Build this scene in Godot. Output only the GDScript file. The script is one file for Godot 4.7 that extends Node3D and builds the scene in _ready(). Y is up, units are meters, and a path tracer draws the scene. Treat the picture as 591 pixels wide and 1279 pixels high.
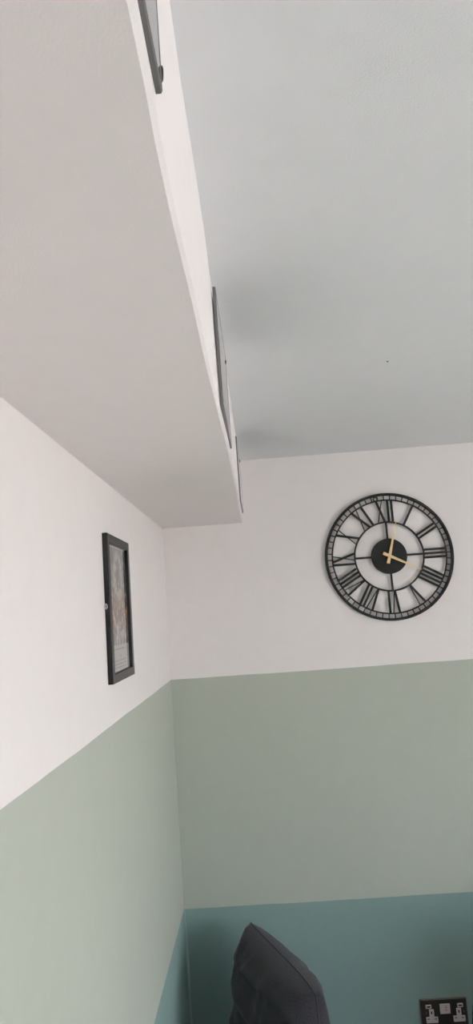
extends Node3D

# ---- size of the place in metres: x to the right from the left wall, y up, z towards the viewer from the clock wall
const CEIL := 2.4
const GREEN_TOP := 1.6587
const TEAL_TOP := 0.9282
const BEAM_LOW := 2.1779
const ROOM_W := 3.3
const ROOM_D := 4.2
const WALL_T := 0.12

var rng := RandomNumberGenerator.new()
var M := {}

# ------------------------------------------------------------------ mesh helpers
func mb() -> SurfaceTool:
	var st := SurfaceTool.new()
	st.begin(Mesh.PRIMITIVE_TRIANGLES)
	return st

func tri(st: SurfaceTool, a: Vector3, b: Vector3, c: Vector3, out: Vector3) -> void:
	var n := (c - a).cross(b - a)
	if n.length() < 1e-14:
		return
	n = n.normalized()
	if n.dot(out) < 0.0:
		var t := b
		b = c
		c = t
		n = -n
	for p in [a, b, c]:
		st.set_normal(n)
		st.set_uv(Vector2(p.x, p.y))
		st.add_vertex(p)

func quad(st: SurfaceTool, a: Vector3, b: Vector3, c: Vector3, d: Vector3, out: Vector3) -> void:
	tri(st, a, b, c, out)
	tri(st, a, c, d, out)

func bar(st: SurfaceTool, lo: Vector3, hi: Vector3, bevel := 0.0) -> void:
	var c := (lo + hi) * 0.5
	var h := (hi - lo) * 0.5
	var k: float = min(bevel, min(h.x, min(h.y, h.z)) * 0.95)
	block(st, Transform3D(Basis(), c), h, k)

func block(st: SurfaceTool, tf: Transform3D, h: Vector3, k: float) -> void:
	# a box of half size h with chamfered edges k, placed by tf
	var axes := [Vector3.RIGHT, Vector3.UP, Vector3.BACK]
	var hs := [h.x, h.y, h.z]
	for i in 3:
		var j := (i + 1) % 3
		var l := (i + 2) % 3
		for s in [-1.0, 1.0]:
			var o: Vector3 = axes[i] * s * hs[i]
			var u: Vector3 = axes[j] * (hs[j] - k)
			var v: Vector3 = axes[l] * (hs[l] - k)
			quad(st, tf * (o - u - v), tf * (o + u - v), tf * (o + u + v), tf * (o - u + v), tf.basis * (axes[i] * s))
		if k <= 0.0:
			continue
		for s in [-1.0, 1.0]:
			for t in [-1.0, 1.0]:
				var e: Vector3 = axes[l] * (hs[l] - k)
				var p: Vector3 = axes[i] * s * hs[i] + axes[j] * t * (hs[j] - k)
				var q: Vector3 = axes[i] * s * (hs[i] - k) + axes[j] * t * hs[j]
				quad(st, tf * (p - e), tf * (p + e), tf * (q + e), tf * (q - e), tf.basis * (axes[i] * s + axes[j] * t))
	if k > 0.0:
		for sx in [-1.0, 1.0]:
			for sy in [-1.0, 1.0]:
				for sz in [-1.0, 1.0]:
					var s := Vector3(sx, sy, sz)
					tri(st, tf * (s * Vector3(h.x, h.y - k, h.z - k)), tf * (s * Vector3(h.x - k, h.y, h.z - k)), tf * (s * Vector3(h.x - k, h.y - k, h.z)), tf.basis * s)

func ring(st: SurfaceTool, c: Vector3, r0: float, r1: float, z0: float, z1: float, n := 96, bevel := 0.0008) -> void:
	# flat ring in the xy plane with small chamfers on its front edges
	for i in n:
		var a := TAU * i / n
		var b := TAU * (i + 1) / n
		var da := Vector3(cos(a), sin(a), 0)
		var db := Vector3(cos(b), sin(b), 0)
		var mid := (da + db) * 0.5
		var prof := [[r0, z0], [r0, z1 - bevel], [r0 + bevel, z1], [r1 - bevel, z1], [r1, z1 - bevel], [r1, z0], [r0, z0]]
		var outs := [[-1, 0], [-1, 1], [0, 1], [1, 1], [1, 0], [0, -1]]
		for k in 6:
			var p: Array = prof[k]
			var q: Array = prof[k + 1]
			quad(st, c + da * p[0] + Vector3(0, 0, p[1]), c + db * p[0] + Vector3(0, 0, p[1]), c + db * q[0] + Vector3(0, 0, q[1]), c + da * q[0] + Vector3(0, 0, q[1]), mid * outs[k][0] + Vector3(0, 0, outs[k][1]))

func disc(st: SurfaceTool, c: Vector3, r: float, z0: float, z1: float, n := 72, bevel := 0.001) -> void:
	for i in n:
		var a := TAU * i / n
		var b := TAU * (i + 1) / n
		var da := Vector3(cos(a), sin(a), 0)
		var db := Vector3(cos(b), sin(b), 0)
		var f := Vector3(0, 0, z1)
		var f2 := Vector3(0, 0, z1 - bevel)
		var g := Vector3(0, 0, z0)
		tri(st, c + f, c + f + da * (r - bevel), c + f + db * (r - bevel), Vector3.BACK)
		quad(st, c + f + da * (r - bevel), c + f + db * (r - bevel), c + f2 + db * r, c + f2 + da * r, da + Vector3.BACK)
		quad(st, c + f2 + da * r, c + f2 + db * r, c + g + db * r, c + g + da * r, da + db)
		tri(st, c + g, c + g + da * r, c + g + db * r, Vector3.FORWARD)

func torus(st: SurfaceTool, c: Vector3, ax: Vector3, R: float, r: float, n := 20, m := 8) -> void:
	var u := ax.cross(Vector3.UP if absf(ax.y) < 0.9 else Vector3.RIGHT).normalized()
	var v := ax.cross(u).normalized()
	for i in n:
		for j in m:
			var P := []
			for e in [[i, j], [i + 1, j], [i + 1, j + 1], [i, j + 1]]:
				var a: float = TAU * e[0] / n
				var b: float = TAU * e[1] / m
				var d: Vector3 = u * cos(a) + v * sin(a)
				P.append(c + d * (R + r * cos(b)) + ax * r * sin(b))
			var am := TAU * (i + 0.5) / n
			var bm := TAU * (j + 0.5) / m
			quad(st, P[0], P[1], P[2], P[3], (u * cos(am) + v * sin(am)) * cos(bm) + ax * sin(bm))

func part(called: String, st: SurfaceTool, m: Material, parent: Node3D) -> MeshInstance3D:
	var o := MeshInstance3D.new()
	o.name = called
	o.mesh = st.commit()
	o.material_override = m
	o.cast_shadow = GeometryInstance3D.SHADOW_CASTING_SETTING_ON
	parent.add_child(o, true)
	return o

func thing(called: String, label: String, category: String, at := Vector3.ZERO, group := "") -> Node3D:
	var o := Node3D.new()
	o.name = called
	add_child(o, true)
	o.position = at
	o.set_meta("label", label)
	o.set_meta("category", category)
	if group:
		o.set_meta("group", group)
	return o

func setting(called: String, label: String, category: String) -> Node3D:
	var o := thing(called, label, category)
	o.set_meta("kind", "structure")
	return o

# ------------------------------------------------------------------ materials
func relief(freq: float, strength: float, kind := FastNoiseLite.TYPE_SIMPLEX_SMOOTH, octaves := 4) -> NoiseTexture2D:
	var n := FastNoiseLite.new()
	n.seed = 11
	n.noise_type = kind
	n.frequency = freq
	n.fractal_octaves = octaves
	var t := NoiseTexture2D.new()
	t.width = 512
	t.height = 512
	t.seamless = true
	t.as_normal_map = true
	t.bump_strength = strength
	t.noise = n
	return t

func tone(freq: float, a: Color, b: Color, seed_no: int) -> NoiseTexture2D:
	var n := FastNoiseLite.new()
	n.seed = seed_no
	n.frequency = freq
	n.fractal_octaves = 4
	var g := Gradient.new()
	g.set_color(0, a)
	g.set_color(1, b)
	var t := NoiseTexture2D.new()
	t.width = 512
	t.height = 512
	t.seamless = true
	t.noise = n
	t.color_ramp = g
	return t

func paint(c: Color, bump: Texture2D, rough := 0.75) -> StandardMaterial3D:
	var m := StandardMaterial3D.new()
	m.albedo_texture = tone(0.012, c * 0.994, c * 1.003, 5)
	m.roughness = rough
	m.normal_enabled = true
	m.normal_texture = bump
	m.normal_scale = 0.12
	m.uv1_triplanar = true
	m.uv1_world_triplanar = true
	m.uv1_scale = Vector3(2.2, 2.2, 2.2)
	return m

func plain(c: Color, rough: float, metal := 0.0, spec := 0.5) -> StandardMaterial3D:
	var m := StandardMaterial3D.new()
	m.albedo_color = c
	m.roughness = rough
	m.metallic = metal
	m.metallic_specular = spec
	return m

func make_materials() -> void:
	var roller := relief(0.35, 2.0)
	M.white = paint(Color(0.925, 0.90, 0.895), roller)
	M.ceiling = paint(Color(0.895, 0.90, 0.907), roller)
	M.green = paint(Color(0.718, 0.738, 0.694), roller)
	M.teal = paint(Color(0.535, 0.637, 0.615), roller)
	M.caulk = plain(Color(0.60, 0.70, 0.68), 0.6)
	M.iron = plain(Color(0.035, 0.034, 0.037), 0.6)
	M.gold = plain(Color(0.93, 0.81, 0.62), 0.4, 0.45)
	M.frame = plain(Color(0.035, 0.033, 0.036), 0.36)
	M.frame_grey = plain(Color(0.45, 0.44, 0.44), 0.45)
	M.chrome = plain(Color(0.9, 0.9, 0.9), 0.3, 0.9)
	M.backing = plain(Color(0.35, 0.30, 0.24), 0.8)
	M.speck = plain(Color(0.06, 0.05, 0.05), 0.6)
	M.nickel = plain(Color(0.27, 0.245, 0.235), 0.35, 0.5)
	M.nickel_edge = plain(Color(0.52, 0.50, 0.47), 0.35, 0.8)
	M.plastic = plain(Color(0.84, 0.80, 0.79), 0.4)
	M.slot = plain(Color(0.05, 0.045, 0.045), 0.6)
	M.shutter = plain(Color(0.50, 0.47, 0.46), 0.5)
	M.upvc = plain(Color(0.9, 0.9, 0.9), 0.35)
	M.ground = plain(Color(0.55, 0.54, 0.52), 0.9)
	M.print_red = plain(Color(0.70, 0.46, 0.44), 0.6)
	var gl := StandardMaterial3D.new()
	gl.albedo_color = Color(1, 1, 1, 0.05)
	gl.transparency = BaseMaterial3D.TRANSPARENCY_ALPHA
	gl.roughness = 0.03
	M.glass = gl
	var fab := StandardMaterial3D.new()
	fab.albedo_texture = tone(0.06, Color(0.10, 0.098, 0.11), Color(0.30, 0.295, 0.325), 8)
	fab.roughness = 0.95
	fab.normal_enabled = true
	fab.normal_texture = relief(0.25, 5.0, FastNoiseLite.TYPE_CELLULAR, 2)
	fab.normal_scale = 0.5
	fab.uv1_triplanar = true
	fab.uv1_scale = Vector3(9, 9, 9)
	fab.rim_enabled = true
	fab.rim = 0.25
	M.fabric = fab
	var sofa := fab.duplicate() as StandardMaterial3D
	sofa.albedo_texture = tone(0.2, Color(0.15, 0.15, 0.16), Color(0.22, 0.22, 0.23), 9)
	M.sofa = sofa
	var oak := StandardMaterial3D.new()
	oak.albedo_texture = tone(0.02, Color(0.57, 0.55, 0.54), Color(0.68, 0.665, 0.655), 21)
	oak.roughness = 0.45
	oak.uv1_triplanar = true
	oak.uv1_world_triplanar = true
	oak.uv1_scale = Vector3(3.0, 1.0, 0.5)
	M.oak = oak

func print_texture(seed_no: int, warm: float, dark: float) -> ImageTexture:
	# a printed picture: misty grey top, brown streaked middle, pale caption strip with thin lines of type
	var w := 192
	var h := 272
	var n := FastNoiseLite.new()
	n.seed = seed_no
	n.frequency = 0.035
	n.fractal_octaves = 4
	var n2 := FastNoiseLite.new()
	n2.seed = seed_no + 3
	n2.frequency = 0.09
	n2.fractal_octaves = 3
	var im := Image.create(w, h, false, Image.FORMAT_RGB8)
	for y in h:
		for x in w:
			var v := float(y) / h
			var u := float(x) / w
			var a := n.get_noise_2d(x * 0.8, y * 0.55)
			var b := n2.get_noise_2d(x * 0.6, y * 0.45)
			var grey := Color(0.35, 0.34, 0.325)
			var brown := Color(0.40, 0.265, 0.16)
			var mix: float = smoothstep(0.3, 0.52, v + a * 0.12) * (1.0 - smoothstep(0.62, 0.74, v + a * 0.06)) * warm
			var c := grey.lerp(brown, mix)
			c = c * (1.0 + 1.0 * a + 1.1 * b)
			# pale arch in the upper half
			var rr := sqrt(pow((u - 0.55) / 0.24, 2.0) + pow((v - 0.24) / 0.2, 2.0)) + b * 0.3
			c = c.lerp(Color(0.70, 0.68, 0.65), clampf(1.0 - absf(rr - 0.8) * 3.2, 0.0, 1.0) * 0.95)
			# bright flecks
			if b > 0.3 and v > 0.3 and v < 0.74:
				c = c.lerp(Color(0.86, 0.70, 0.46), 0.7)
			# pale figures low down
			var f := clampf(1.0 - absf(v - 0.71) * 9.0 + b, 0.0, 1.0) * clampf(1.0 - absf(u - 0.5) * 3.0 + a, 0.0, 1.0)
			c = c.lerp(Color(0.74, 0.71, 0.69), f)
			if v > 0.785:
				c = Color(0.70, 0.675, 0.66)
				var inside: bool = u > 0.2 and u < 0.82
				for ln in [0.815, 0.905, 0.93, 0.955]:
					if absf(v - ln) < 0.005 and inside and n2.get_noise_2d(x * 9.0, ln * 900.0) > -0.18:
						c = Color(0.45, 0.43, 0.42)
				if absf(v - 0.868) < 0.014 and absf(u - 0.5) < 0.018:
					c = Color(0.5, 0.47, 0.46)
			if u < 0.03 or u > 0.97 or v < 0.025 or v > 0.98:
				c = Color(0.72, 0.70, 0.68)
			im.set_pixel(x, y, c.lerp(Color(0.16, 0.15, 0.15), dark))
	im.generate_mipmaps()
	return ImageTexture.create_from_image(im)

# ------------------------------------------------------------------ the room
func wobble(t: float, amp: float) -> float:
	return amp * (sin(t * 9.1 + 0.4) * 0.5 + sin(t * 23.7 + 1.9) * 0.3 + sin(t * 51.3) * 0.2)

func paint_band(along_x: bool, length: float, y0: float, y1: float, w0: float, w1: float) -> SurfaceTool:
	# one band of a painted wall as a solid slab whose hand cut edges wander by a millimetre or so
	var st := mb()
	var n := 80
	var inner := Vector3.BACK if along_x else Vector3.RIGHT
	var outer := -inner * WALL_T
	var dir := Vector3.RIGHT if along_x else Vector3.BACK
	for i in n:
		var a := length * i / n
		var b := length * (i + 1) / n
		var a0 := dir * a + Vector3.UP * (y0 + wobble(a, w0))
		var a1 := dir * a + Vector3.UP * (y1 + wobble(a, w1))
		var b0 := dir * b + Vector3.UP * (y0 + wobble(b, w0))
		var b1 := dir * b + Vector3.UP * (y1 + wobble(b, w1))
		quad(st, a0, b0, b1, a1, inner)
		quad(st, a0 + outer, b0 + outer, b1 + outer, a1 + outer, -inner)
		quad(st, a1, b1, b1 + outer, a1 + outer, Vector3.UP)
		quad(st, a0, b0, b0 + outer, a0 + outer, Vector3.DOWN)
	var l := dir * length
	quad(st, Vector3.UP * y0, Vector3.UP * y1, Vector3.UP * y1 + outer, Vector3.UP * y0 + outer, -dir)
	quad(st, l + Vector3.UP * y0, l + Vector3.UP * y1, l + Vector3.UP * y1 + outer, l + Vector3.UP * y0 + outer, dir)
	return st

func build_room() -> void:
	var wl := setting("wall_left", "long side wall painted white over pale green over teal, with framed print", "wall")
	part("white_band", paint_band(false, ROOM_D, GREEN_TOP, CEIL, 0.0012, 0.0), M.white, wl)
	part("green_band", paint_band(false, ROOM_D, TEAL_TOP, GREEN_TOP, 0.0012, 0.0012), M.green, wl)
	part("teal_band", paint_band(false, ROOM_D, 0.0, TEAL_TOP, 0.0, 0.0012), M.teal, wl)
	var wb := setting("wall_back", "end wall painted white over sage green over teal, with round clock", "wall")
	part("white_band", paint_band(true, ROOM_W, GREEN_TOP, CEIL, 0.0012, 0.0), M.white, wb)
	part("green_band", paint_band(true, ROOM_W, TEAL_TOP, GREEN_TOP, 0.0012, 0.0012), M.green, wb)
	part("teal_band", paint_band(true, ROOM_W, 0.0, TEAL_TOP, 0.0, 0.0012), M.teal, wb)
	# right wall with the window opening
	var wr := setting("wall_right", "white, green and teal side wall with the window opening", "wall")
	var st := mb()
	var levels := [[0.0, TEAL_TOP, M.teal, "teal_band"], [TEAL_TOP, GREEN_TOP, M.green, "green_band"], [GREEN_TOP, CEIL, M.white, "white_band"]]
	for lv in levels:
		st = mb()
		bar(st, Vector3(ROOM_W, lv[0], -WALL_T), Vector3(ROOM_W + 0.25, lv[1], WIN_Z0))
		bar(st, Vector3(ROOM_W, lv[0], WIN_Z1), Vector3(ROOM_W + 0.25, lv[1], ROOM_D + WALL_T))
		if lv[0] < WIN_Y0:
			bar(st, Vector3(ROOM_W, 0, WIN_Z0), Vector3(ROOM_W + 0.25, WIN_Y0, WIN_Z1))
		if lv[1] > WIN_Y1:
			bar(st, Vector3(ROOM_W, WIN_Y1, WIN_Z0), Vector3(ROOM_W + 0.25, CEIL, WIN_Z1))
		part(lv[3], st, lv[2], wr)
	var wf := setting("wall_front", "white, green and teal wall opposite the clock wall", "wall")
	for lv in levels:
		st = mb()
		bar(st, Vector3(-WALL_T, lv[0], ROOM_D), Vector3(ROOM_W, lv[1], ROOM_D + WALL_T))
		part(lv[3], st, lv[2], wf)
	var ce := setting("ceiling", "plain off white painted ceiling", "ceiling")
	st = mb()
	bar(st, Vector3(-WALL_T, CEIL, -WALL_T), Vector3(ROOM_W + 0.25, CEIL + 0.15, ROOM_D + WALL_T))
	part("plaster", st, M.ceiling, ce)
	var fl := setting("floor", "pale grey board floor", "floor")
	var boards := 16
	var bw := ROOM_W / boards
	for i in boards:
		st = mb()
		bar(st, Vector3(i * bw + 0.001, -0.03, 0), Vector3((i + 1) * bw - 0.001, 0, ROOM_D), 0.001)
		part("floorboard", st, M.oak, fl)
	st = mb()
	bar(st, Vector3(-WALL_T, -0.2, -WALL_T), Vector3(ROOM_W + 0.25, -0.03, ROOM_D + WALL_T))
	part("subfloor", st, M.oak, fl)
	# window
	var wi := setting("window_1", "white framed window in the side wall", "window")
	st = mb()
	var x0 := ROOM_W + 0.12
	var x1 := ROOM_W + 0.18
	bar(st, Vector3(x0, WIN_Y0, WIN_Z0), Vector3(x1, WIN_Y0 + 0.06, WIN_Z1), 0.004)
	bar(st, Vector3(x0, WIN_Y1 - 0.06, WIN_Z0), Vector3(x1, WIN_Y1, WIN_Z1), 0.004)
	for z in [WIN_Z0, (WIN_Z0 + WIN_Z1) * 0.5 - 0.03, WIN_Z1 - 0.06]:
		bar(st, Vector3(x0, WIN_Y0 + 0.06, z), Vector3(x1, WIN_Y1 - 0.06, z + 0.06), 0.004)
	part("window_frame", st, M.upvc, wi)
	for k in 2:
		st = mb()
		var za: float = WIN_Z0 + 0.06 if k == 0 else (WIN_Z0 + WIN_Z1) * 0.5 + 0.03
		var zb: float = (WIN_Z0 + WIN_Z1) * 0.5 - 0.03 if k == 0 else WIN_Z1 - 0.06
		quad(st, Vector3(x0 + 0.03, WIN_Y0 + 0.06, za), Vector3(x0 + 0.03, WIN_Y0 + 0.06, zb), Vector3(x0 + 0.03, WIN_Y1 - 0.06, zb), Vector3(x0 + 0.03, WIN_Y1 - 0.06, za), Vector3.LEFT)
		part("pane", st, M.glass, wi)
	st = mb()
	bar(st, Vector3(ROOM_W - 0.06, WIN_Y0 - 0.025, WIN_Z0 - 0.05), Vector3(ROOM_W + 0.12, WIN_Y0, WIN_Z1 + 0.05), 0.004)
	part("window_sill", st, M.upvc, wi)
	# the boxed in beam: hand plastered, its edges wander by a few millimetres
	var be := setting("trim_1", "white plastered boxed beam under the ceiling along the side wall", "beam")
	st = mb()
	var n := 84
	var r := 0.004
	for i in n:
		var za := ROOM_D * i / n
		var zb := ROOM_D * (i + 1) / n
		var xa := beam_x(za, false)
		var xb := beam_x(zb, false)
		var ta := beam_x(za, true)
		var tb := beam_x(zb, true)
		quad(st, Vector3(0, BEAM_LOW, za), Vector3(0, BEAM_LOW, zb), Vector3(xb - r, BEAM_LOW, zb), Vector3(xa - r, BEAM_LOW, za), Vector3.DOWN)
		quad(st, Vector3(xa - r, BEAM_LOW, za), Vector3(xb - r, BEAM_LOW, zb), Vector3(xb, BEAM_LOW + r, zb), Vector3(xa, BEAM_LOW + r, za), Vector3(1, -1, 0))
		quad(st, Vector3(xa, BEAM_LOW + r, za), Vector3(xb, BEAM_LOW + r, zb), Vector3(tb, CEIL, zb), Vector3(ta, CEIL, za), Vector3.RIGHT)
		quad(st, Vector3(0, CEIL, za), Vector3(0, CEIL, zb), Vector3(tb, CEIL, zb), Vector3(ta, CEIL, za), Vector3.UP)
		quad(st, Vector3(0, CEIL, za), Vector3(0, CEIL, zb), Vector3(0, BEAM_LOW, zb), Vector3(0, BEAM_LOW, za), Vector3.LEFT)
	for z in [0.0, ROOM_D]:
		quad(st, Vector3(0, BEAM_LOW, z), Vector3(beam_x(z, false), BEAM_LOW, z), Vector3(beam_x(z, true), CEIL, z), Vector3(0, CEIL, z), Vector3.FORWARD if z == 0.0 else Vector3.BACK)
	part("plaster", st, M.white, be)
	# bead of filler in the corner of the two teal bands
	var ca := setting("trim_2", "thin pale bead of filler down the teal corner", "filler bead")
	st = mb()
	for i in 12:
		var ya := TEAL_TOP * i / 12.0
		var yb := TEAL_TOP * (i + 1) / 12.0
		var wa := 0.0075 * clampf((TEAL_TOP - ya) / 0.1, 0.35, 1.0)
		var wb2 := 0.0075 * clampf((TEAL_TOP - yb) / 0.1, 0.35, 1.0)
		quad(st, Vector3(0.001, ya, wa), Vector3(0.001, yb, wb2), Vector3(wb2, yb, 0.001), Vector3(wa, ya, 0.001), Vector3(1, 0, 1))
	part("bead", st, M.caulk, ca)
	# ground outside
	var gr := setting("ground", "ground outside the window", "ground")
	st = mb()
	bar(st, Vector3(ROOM_W + 0.3, -0.5, -20), Vector3(40, -0.3, 25))
	part("lawn", st, M.ground, gr)

func beam_x(z: float, top: bool) -> float:
	var t := [[0.0, 0.286], [0.93, 0.2875], [1.377, 0.2845], [1.5153, 0.2866], [1.6485, 0.2866], [1.8058, 0.2861], [1.8824, 0.2873], [4.3, 0.2873]]
	var l := [[0.0, 0.2835], [0.6, 0.287], [1.123, 0.2885], [1.4031, 0.2860], [1.5949, 0.2845], [1.7741, 0.285], [1.9047, 0.2840], [1.9818, 0.2843], [2.0441, 0.2861], [2.1087, 0.2867], [4.3, 0.2867]]
	var a: Array = t if top else l
	for i in a.size() - 1:
		if z <= a[i + 1][0]:
			var k: float = (z - a[i][0]) / (a[i + 1][0] - a[i][0])
			return lerpf(a[i][1], a[i + 1][1], smoothstep(0.0, 1.0, k))
	return a[-1][1]

# ------------------------------------------------------------------ the clock
func stroke(st: SurfaceTool, a: Vector2, b: Vector2, w: float, z0: float, z1: float) -> void:
	# straight flat bar from a to b
	var d := (b - a).normalized()
	var c := (a + b) * 0.5
	var bs := Basis(Vector3(d.x, d.y, 0), Vector3(-d.y, d.x, 0), Vector3.BACK)
	block(st, Transform3D(bs, Vector3(c.x, c.y, (z0 + z1) * 0.5)), Vector3((b - a).length() * 0.5, w * 0.5, (z1 - z0) * 0.5), 0.0005)

func build_clock() -> void:
	var c := thing("wall_clock", "round black skeleton wall clock with Roman numerals and gold hands", "clock", Vector3(0.776, 2.0235, 0.0))
	var zb := 0.008
	var zf := 0.012
	var o := Vector3.ZERO
	var st := mb()
	ring(st, o, 0.2105, 0.2195, 0.003, 0.014, 128, 0.0012)
	part("outer_ring", st, M.iron, c)
	st = mb()
	ring(st, o, 0.1925, 0.1973, zb, zf, 128)
	for i in 60:
		var a := TAU * i / 60.0
		var d := Vector2(sin(a), cos(a))
		stroke(st, d * 0.1965, d * 0.2115, 0.0034, zb, zf)
	var mt := part("minute_track", st, M.iron, c)
	mt.set_meta("label", "ring of small minute squares")
	st = mb()
	ring(st, o, 0.1152, 0.1208, zb, zf, 96)
	part("inner_ring", st, M.iron, c)
	st = mb()
	disc(st, o, 0.0605, 0.0, 0.015)
	part("hub", st, M.iron, c)
	for i in 4:
		st = mb()
		var a := TAU * i / 4.0
		var d := Vector2(sin(a), cos(a))
		stroke(st, d * 0.055, d * 0.117, 0.007, zb, zf)
		part("spoke", st, M.iron, c)
	var words := ["I", "II", "III", "IIII", "V", "VI", "VII", "VIII", "IX", "X", "XI", "XII"]
	for h in 12:
		st = mb()
		numeral(st, words[h], TAU * (h + 1) / 12.0, zb, zf)
		part("numeral", st, M.iron, c)
	# hanging eye at the top
	st = mb()
	torus(st, Vector3(-0.029, 0.200, 0.011), Vector3.BACK, 0.0065, 0.002, 20, 8)
	part("hanging_eye", st, M.iron, c)
	# hands
	hand(c, "hour_hand", deg_to_rad(16.0), 0.124, 0.026, 0.0175)
	hand(c, "minute_hand", deg_to_rad(117.5), 0.116, 0.024, 0.0205)
	st = mb()
	disc(st, o, 0.0045, 0.015, 0.0235, 24)
	part("hand_pin", st, M.gold, c)

func numeral(st: SurfaceTool, word: String, ang: float, z0: float, z1: float) -> void:
	# tops of the letters point outwards; u runs clockwise, v outwards
	var v := Vector2(sin(ang), cos(ang))
	var u := Vector2(v.y, -v.x)
	var r0 := 0.1185
	var r1 := 0.1955
	var thick := 0.0076
	var thin := 0.0033
	var pitch := 0.0135
	var wide := {"I": pitch, "V": 0.030, "X": 0.036}
	var total := 0.0
	for ch in word:
		total += wide[ch]
	var x := -total * 0.5
	for ch in word:
		var w: float = wide[ch]
		var mid := x + w * 0.5
		if ch == "I":
			stroke(st, u * mid + v * r0, u * mid + v * r1, thick, z0, z1)
		elif ch == "V":
			stroke(st, u * (x + 0.004) + v * r1, u * mid + v * r0, thick, z0, z1)
			stroke(st, u * (x + w - 0.004) + v * r1, u * (mid + 0.002) + v * r0, thin, z0, z1)
		else:
			stroke(st, u * (x + 0.003) + v * r1, u * (x + w - 0.007) + v * r0, thick, z0, z1)
			stroke(st, u * (x + w - 0.012) + v * r1, u * (x + 0.006) + v * r0, thin, z0, z1)
		x += w

func hand(c: Node3D, called: String, ang: float, length: float, tail: float, z: float) -> void:
	var v := Vector2(sin(ang), cos(ang))
	var u := Vector2(v.y, -v.x)
	var st := mb()
	var prof := [[-tail, 0.0052], [0.0, 0.0050], [length * 0.6, 0.0028], [length, 0.0009]]
	var t := 0.0016
	for i in 3:
		var a: Array = prof[i]
		var b: Array = prof[i + 1]
		var P := []
		for e in [[a, -1.0], [a, 1.0], [b, 1.0], [b, -1.0]]:
			var q: Vector2 = v * e[0][0] + u * e[1] * e[0][1]
			P.append(Vector3(q.x, q.y, z))
		var dz := Vector3(0, 0, t)
		quad(st, P[0] + dz, P[1] + dz, P[2] + dz, P[3] + dz, Vector3.BACK)
		quad(st, P[0], P[1], P[2], P[3], Vector3.FORWARD)
		var uu := Vector3(u.x, u.y, 0)
		quad(st, P[1], P[2], P[2] + dz, P[1] + dz, uu)
		quad(st, P[0], P[3], P[3] + dz, P[0] + dz, -uu)
		if i == 0:
			quad(st, P[0], P[1], P[1] + dz, P[0] + dz, -Vector3(v.x, v.y, 0))
	part(called, st, M.gold, c)

# ------------------------------------------------------------------ framed pictures that hang on walls facing +x
func framed(o: Node3D, w: float, h: float, d: float, mould: float, fm: Material, pic: Texture2D, landscape: bool, flush := false) -> void:
	# local: x out of the wall, y up from the bottom edge, z from the far side (0) to the near side (w)
	var names := ["moulding", "moulding", "moulding", "moulding"]
	for i in 4:
		var st := mb()
		# mitred length: a prism with ends cut at 45 degrees
		var A: Vector2
		var B: Vector2
		var inn: Vector2
		match i:
			0: A = Vector2(0, 0); B = Vector2(w, 0); inn = Vector2(0, 1)
			1: A = Vector2(w, 0); B = Vector2(w, h); inn = Vector2(-1, 0)
			2: A = Vector2(w, h); B = Vector2(0, h); inn = Vector2(0, -1)
			3: A = Vector2(0, h); B = Vector2(0, 0); inn = Vector2(1, 0)
		var along := (B - A).normalized()
		var prof := [[0.0, 0.0], [0.0, d - 0.001], [0.001, d], [mould - 0.001, d], [mould, d - 0.001], [mould, 0.0], [0.0, 0.0]]
		var outs := [[-1, 0], [-1, 1], [0, 1], [1, 1], [1, 0], [0, -1]]
		for k in 6:
			var p: Array = prof[k]
			var q: Array = prof[k + 1]
			var a1: Vector2 = A + inn * p[0] + along * p[0]
			var b1: Vector2 = B + inn * p[0] - along * p[0]
			var a2: Vector2 = A + inn * q[0] + along * q[0]
			var b2: Vector2 = B + inn * q[0] - along * q[0]
			var out: Vector2 = inn * outs[k][0]
			quad(st, Vector3(p[1], a1.y, a1.x), Vector3(p[1], b1.y, b1.x), Vector3(q[1], b2.y, b2.x), Vector3(q[1], a2.y, a2.x), Vector3(outs[k][1], out.y, out.x))
		part(names[i], st, fm, o)
	var st2 := mb()
	bar(st2, Vector3(0.0005, mould * 0.6, mould * 0.6), Vector3(d * 0.18, h - mould * 0.6, w - mould * 0.6))
	part("backing_board", st2, M.backing, o)
	# the print: a thin sheet, top of the picture up
	var sp := mb()
	var x := d * (0.80 if flush else 0.28)
	var m2 := mould * 0.8
	var lo := Vector2(m2, m2)
	var hi := Vector2(w - m2, h - m2)
	var pts := [Vector3(x, lo.y, hi.x), Vector3(x, lo.y, lo.x), Vector3(x, hi.y, lo.x), Vector3(x, hi.y, hi.x)]
	var uvs := [Vector2(0, 1), Vector2(1, 1), Vector2(1, 0), Vector2(0, 0)]
	if landscape:
		uvs = [Vector2(0, 0), Vector2(0, 1), Vector2(1, 1), Vector2(1, 0)]
	for k in [0, 2, 1, 0, 3, 2]:
		sp.set_normal(Vector3.RIGHT)
		sp.set_uv(uvs[k])
		sp.add_vertex(pts[k])
	var m := StandardMaterial3D.new()
	m.albedo_texture = pic
	m.roughness = 0.6
	part("print", sp, m, o)
	var sg := mb()
	x = d * (0.93 if flush else 0.45)
	quad(sg, Vector3(x, lo.y, lo.x), Vector3(x, lo.y, hi.x), Vector3(x, hi.y, hi.x), Vector3(x, hi.y, lo.x), Vector3.RIGHT)
	part("glass", sg, M.glass, o)

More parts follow.
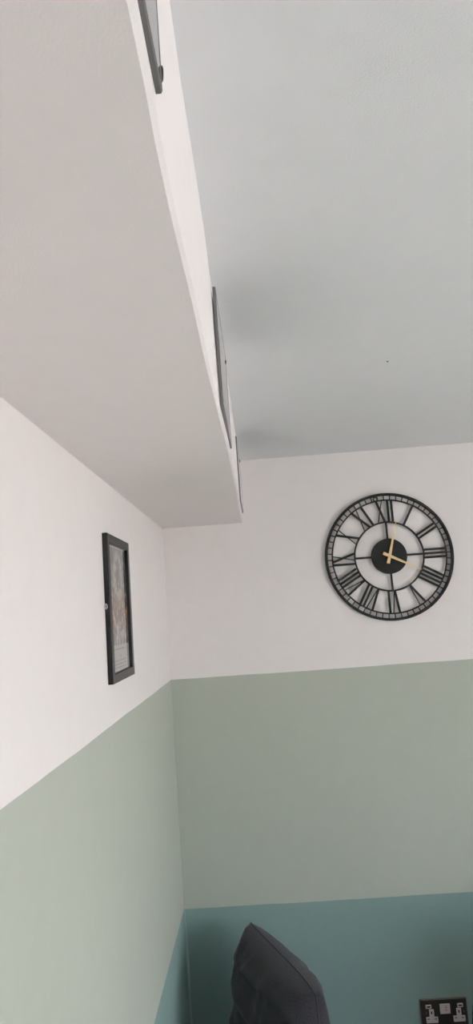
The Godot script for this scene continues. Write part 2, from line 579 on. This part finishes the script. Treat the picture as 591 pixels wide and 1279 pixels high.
func build_pictures() -> void:
	var art := print_texture(4, 1.0, 0.0)
	var o := thing("picture_frame", "black framed portrait print on the white part of the side wall", "picture frame", Vector3(0.0005, 1.742, 0.722))
	framed(o, 0.238, 0.315, 0.0115, 0.019, M.frame, art, false)
	var st := mb()
	torus(st, Vector3(0.003, 0.160, 0.2425), Vector3(1, 0, 0.35).normalized(), 0.0046, 0.0016, 20, 8)
	var r := part("hanging_ring", st, M.chrome, o)
	r.set_meta("label", "small chrome ring at the frame's edge")
	# three thin frames on the upright face of the beam
	var spots := [
		[2.030, 0.262, 2.1895, 0.2862, 0.0043, 0.016, "slim grey frame on the beam, farthest of three from the clock wall"],
		[1.082, 0.296, 2.1885, 0.2870, 0.0050, 0.178, "slim grey frame on the beam, the middle one of three"],
		[0.160, 0.265, 2.1885, 0.2862, 0.0042, 0.175, "slim grey frame on the beam, next to the clock wall"]]
	var art2 := print_texture(17, 0.6, 0.7)
	for s in spots:
		var f := thing("picture_frame", s[6], "picture frame", Vector3(s[3], s[2], s[0]), "frames along the beam")
		framed(f, s[1], 0.193, s[4], 0.003, M.frame_grey, art2, true, true)
		st = mb()
		torus(st, Vector3(s[4] * 0.85, s[5], -0.003), Vector3(1, 0, -0.2).normalized(), 0.0034, 0.0013, 16, 8)
		part("hanging_ring", st, M.frame, f)

# ------------------------------------------------------------------ socket
func build_socket() -> void:
	var o := thing("wall_socket", "dark metal double wall socket with white inserts on teal wall", "wall socket", Vector3(0.8035, 0.579, 0.0))
	var st := mb()
	bar(st, Vector3(-0.0735, -0.043, 0.0), Vector3(0.0735, 0.043, 0.004), 0.001)
	part("plate_edge", st, M.nickel_edge, o)
	st = mb()
	bar(st, Vector3(-0.071, -0.0405, 0.004), Vector3(0.071, 0.0395, 0.0065), 0.001)
	part("face_plate", st, M.nickel, o)
	for s in [-1.0, 1.0]:
		var cx: float = s * 0.0425 + 0.002
		st = mb()
		# three pin insert: upright stem over a wide bar
		bar(st, Vector3(cx - 0.0075, -0.010, 0.005), Vector3(cx + 0.0075, 0.0145, 0.0082), 0.0008)
		bar(st, Vector3(cx - 0.0185, -0.025, 0.005), Vector3(cx + 0.0185, -0.0075, 0.0082), 0.0008)
		var ins := part("pin_insert", st, M.plastic, o)
		st = mb()
		bar(st, Vector3(cx - 0.002, 0.001, 0.0078), Vector3(cx + 0.002, 0.009, 0.0085))
		part("earth_slot", st, M.slot, ins)
		for k in [-1.0, 1.0]:
			st = mb()
			bar(st, Vector3(cx + k * 0.011 - 0.0032, -0.0150, 0.0078), Vector3(cx + k * 0.011 + 0.0032, -0.0110, 0.0085))
			part("pin_slot", st, M.shutter, ins)
		# rocker switch above, towards the outer edge on the left, the same on the right
		var sx: float = cx - 0.008 if s < 0.0 else cx + 0.006
		st = mb()
		bar(st, Vector3(sx - 0.009, 0.0165, 0.005), Vector3(sx + 0.009, 0.0278, 0.0082), 0.001)
		var rk := part("rocker_switch", st, M.plastic, o)
		st = mb()
		bar(st, Vector3(sx - 0.0055, 0.0201, 0.0078), Vector3(sx + 0.0055, 0.0243, 0.0088), 0.0004)
		part("rocker", st, M.slot, rk)
		st = mb()
		disc(st, Vector3(cx + s * 0.0165, 0.004, 0.0), 0.0018, 0.006, 0.0072, 16, 0.0004)
		part("screw", st, M.nickel_edge, o)
	st = mb()
	bar(st, Vector3(-0.0135, -0.0005, 0.005), Vector3(0.0185, 0.0285, 0.0085), 0.001)
	var pl := part("centre_block", st, M.plastic, o)
	for k in 4:
		st = mb()
		bar(st, Vector3(0.002, 0.0085 + k * 0.0045, 0.0082), Vector3(0.011 - 0.002 * (k % 2), 0.0103 + k * 0.0045, 0.0087))
		part("print_line", st, M.print_red, pl)

# ------------------------------------------------------------------ sofa and cushion
func build_daybed() -> void:
	var o := thing("daybed", "charcoal upholstered daybed along the side wall under the cushion", "daybed", Vector3(0.01, 0.0, 0.02))
	var st := mb()
	bar(st, Vector3(0, 0.1, 0), Vector3(0.86, 0.30, 1.95), 0.02)
	part("base", st, M.sofa, o)
	for k in 2:
		st = mb()
		bar(st, Vector3(0.005, 0.30, 0.005 + k * 0.972), Vector3(0.865, 0.472, 0.005 + (k + 1) * 0.972 - 0.004), 0.035)
		part("seat_cushion", st, M.sofa, o)
	for x in [0.05, 0.76]:
		for z in [0.05, 1.85]:
			st = mb()
			bar(st, Vector3(x, 0, z), Vector3(x + 0.05, 0.1, z + 0.05), 0.005)
			part("leg", st, M.frame, o)

func build_bolsters() -> void:
	# big back cushions that stand on the daybed against the side wall
	for k in 2:
		var o := thing("back_cushion", ["large charcoal back cushion standing on the daybed beside the scatter cushion", "large charcoal back cushion at the end of the daybed away from clock wall"][k], "cushion", Vector3(0.012, 0.4725, 0.80 + k * 0.57), "back cushions on the daybed")
		var st := mb()
		bar(st, Vector3(0, 0, 0), Vector3(0.20, 0.40, 0.55), 0.05)
		part("cover", st, M.sofa, o)
		st = mb()
		bar(st, Vector3(0.097, 0.05, -0.003), Vector3(0.103, 0.35, 0.003), 0.002)
		part("seam", st, M.sofa, o)

func build_armchair() -> void:
	var o := thing("armchair", "charcoal upholstered armchair beside the daybed, back to the clock wall", "armchair", Vector3(1.12, 0.0, 0.30))
	var st := mb()
	bar(st, Vector3(0, 0.12, 0), Vector3(0.85, 0.30, 0.85), 0.02)
	part("base", st, M.sofa, o)
	st = mb()
	bar(st, Vector3(0, 0.28, 0), Vector3(0.85, 0.95, 0.18), 0.05)
	part("backrest", st, M.sofa, o)
	for x in [0.0, 0.69]:
		st = mb()
		bar(st, Vector3(x, 0.28, 0.17), Vector3(x + 0.16, 0.64, 0.85), 0.04)
		part("armrest", st, M.sofa, o)
	st = mb()
	bar(st, Vector3(0.162, 0.29, 0.18), Vector3(0.688, 0.46, 0.86), 0.04)
	part("seat_cushion", st, M.sofa, o)
	for x in [0.05, 0.75]:
		for z in [0.05, 0.75]:
			st = mb()
			bar(st, Vector3(x, 0, z), Vector3(x + 0.05, 0.125, z + 0.05), 0.005)
			part("leg", st, M.frame, o)

func build_cushion() -> void:
	var c := thing("scatter_cushion", "charcoal fabric cushion with one corner pointing up before the teal wall", "cushion", Vector3(0.2987, 0.477, 0.280))
	var n := 64
	var half := 0.212
	var nz := FastNoiseLite.new()
	nz.seed = 3
	nz.frequency = 3.2
	nz.fractal_octaves = 2
	var bs := Basis(Vector3.UP, CUSHION_YAW) * Basis(Vector3.RIGHT, CUSHION_LEAN) * Basis(Vector3.BACK, CUSHION_ROLL)
	var grid := []
	var low := 1e9
	for side in [1.0, -1.0]:
		var g := []
		for i in n + 1:
			var row := PackedVector3Array()
			for j in n + 1:
				var u := -1.0 + 2.0 * i / n
				var v := -1.0 + 2.0 * j / n
				# edges drawn in between the corners
				var x := half * u * (1.0 - 0.02 * (1.0 - v * v))
				var y := half * v * (1.0 - 0.02 * (1.0 - u * u))
				var soft := 1.0 - 0.10 * pow(clampf(u, 0.0, 1.0) * clampf(-v, 0.0, 1.0), 3.0)
				x *= soft
				y *= soft
				var e := (1.0 - u * u) * (1.0 - v * v)
				var z: float = (0.1175 if side > 0.0 else -0.084) * pow(maxf(e, 0.0), 0.313)
				var fold := nz.get_noise_3d(x * 2.0, y * 2.6, side)
				# creases that fan out from the upper corner
				var q := Vector2(1.0 - u, 1.0 - v)
				var an := atan2(q.y, q.x)
				var rad := q.length()
				var fan := sin(an * 13.0 + rad * 1.5) * 0.010 * exp(-rad * 1.1) * minf(rad * 4.0, 1.0)
				var crease := 0.0
				for cr in [[0.74, 0.03, 0.06, 0.012], [0.46, -0.10, 0.07, 0.013], [0.10, -0.20, 0.09, 0.011]]:
					var off: float = (u - cr[0] - cr[1] * (1.0 - v)) / cr[2]
					crease += cr[3] * (exp(-off * off) - 0.7 * exp(-(off + 1.9) * (off + 1.9))) * smoothstep(-0.9, 0.1, v) * smoothstep(0.0, 0.55, 1.0 - v)
				z += side * (fold * 0.013 + fan * 0.4 + crease) * minf(1.0, e * 5.0)
				var P := bs * Vector3(x, y, z)
				row.append(P)
				low = minf(low, P.y)
			g.append(row)
		grid.append(g)
	var st := mb()
	st.set_smooth_group(0)
	for s in 2:
		var g: Array = grid[s]
		for i in n:
			for j in n:
				var a: Vector3 = g[i][j]
				var b: Vector3 = g[i + 1][j]
				var d: Vector3 = g[i + 1][j + 1]
				var e: Vector3 = g[i][j + 1]
				var order := [a, d, b, a, e, d] if s == 0 else [a, b, d, a, d, e]
				for P in order:
					st.set_smooth_group(0)
					st.add_vertex(P - Vector3(0, low, 0))
	st.generate_normals()
	part("cover", st, M.fabric, c)
	# the sewn seam round the edge
	st = mb()
	var loop := PackedVector3Array()
	var g0: Array = grid[0]
	for i in n:
		loop.append(g0[i][0])
	for j in n:
		loop.append(g0[n][j])
	for i in n:
		loop.append(g0[n - i][n])
	for j in n:
		loop.append(g0[0][n - j])
	var m := loop.size()
	for i in m:
		var a := loop[i] - Vector3(0, low, 0)
		var b := loop[(i + 1) % m] - Vector3(0, low, 0)
		var d := b - a
		if d.length() < 1e-6:
			continue
		d = d.normalized()
		var u := d.cross(bs * Vector3.BACK).normalized()
		var w := d.cross(u)
		for k in 5:
			var k0 := TAU * k / 5.0
			var k1 := TAU * (k + 1) / 5.0
			var p0 := (u * cos(k0) + w * sin(k0)) * 0.0024
			var p1 := (u * cos(k1) + w * sin(k1)) * 0.0024
			quad(st, a + p0, b + p0, b + p1, a + p1, p0 + p1)
	part("seam", st, M.fabric, c)

const CUSHION_YAW := -1.13
const CUSHION_LEAN := -0.038
const CUSHION_ROLL := 1.543
const WIN_Z0 := 1.7
const WIN_Z1 := 3.6
const WIN_Y0 := 0.85
const WIN_Y1 := 2.15

# ------------------------------------------------------------------ everything
func _ready() -> void:
	rng.seed = 7
	var cam := Camera3D.new()
	cam.name = "camera"
	cam.fov = 72.636
	cam.near = 0.02
	cam.position = Vector3(0.32762, 1.87118, 2.41667)
	cam.rotation = Vector3(0.1423, 0.02668, -0.07163)
	add_child(cam)
	cam.current = true

	var sky_mat := ProceduralSkyMaterial.new()
	sky_mat.sky_top_color = Color(0.80, 0.86, 0.95)
	sky_mat.sky_horizon_color = Color(0.95, 0.95, 0.95)
	sky_mat.ground_horizon_color = Color(0.75, 0.75, 0.72)
	sky_mat.ground_bottom_color = Color(0.45, 0.45, 0.42)
	sky_mat.sky_energy_multiplier = 1.0
	var sky := Sky.new()
	sky.sky_material = sky_mat
	var env := Environment.new()
	env.background_mode = Environment.BG_SKY
	env.sky = sky
	env.background_energy_multiplier = 7.8
	env.ambient_light_source = Environment.AMBIENT_SOURCE_DISABLED
	env.tonemap_mode = Environment.TONE_MAPPER_LINEAR
	env.tonemap_exposure = 2.27
	env.sdfgi_enabled = true
	env.ssao_enabled = true
	env.ssil_enabled = true
	var we := WorldEnvironment.new()
	we.name = "world_environment"
	we.environment = env
	add_child(we)

	var sun := DirectionalLight3D.new()
	sun.name = "sun"
	sun.light_color = Color(1.0, 0.98, 0.96)
	sun.light_energy = 10.5
	sun.light_angular_distance = 0.6
	sun.shadow_enabled = true
	sun.look_at_from_position(Vector3(10, 12, 6.0), Vector3(0, 0, 0.0), Vector3.UP)
	add_child(sun)

	make_materials()
	build_room()
	build_daybed()
	build_bolsters()
	build_armchair()
	build_clock()
	build_pictures()
	build_socket()
	build_cushion()
	# small dark fleck on the ceiling
	var fl := thing("ceiling_fleck", "tiny dark speck stuck on the plain ceiling", "speck", Vector3(0.6475, CEIL, 0.914))
	var st := mb()
	block(st, Transform3D(Basis(Vector3.UP, 0.5), Vector3(0, -0.001, 0)), Vector3(0.0022, 0.001, 0.0013), 0.0006)
	part("fleck", st, M.speck, fl)
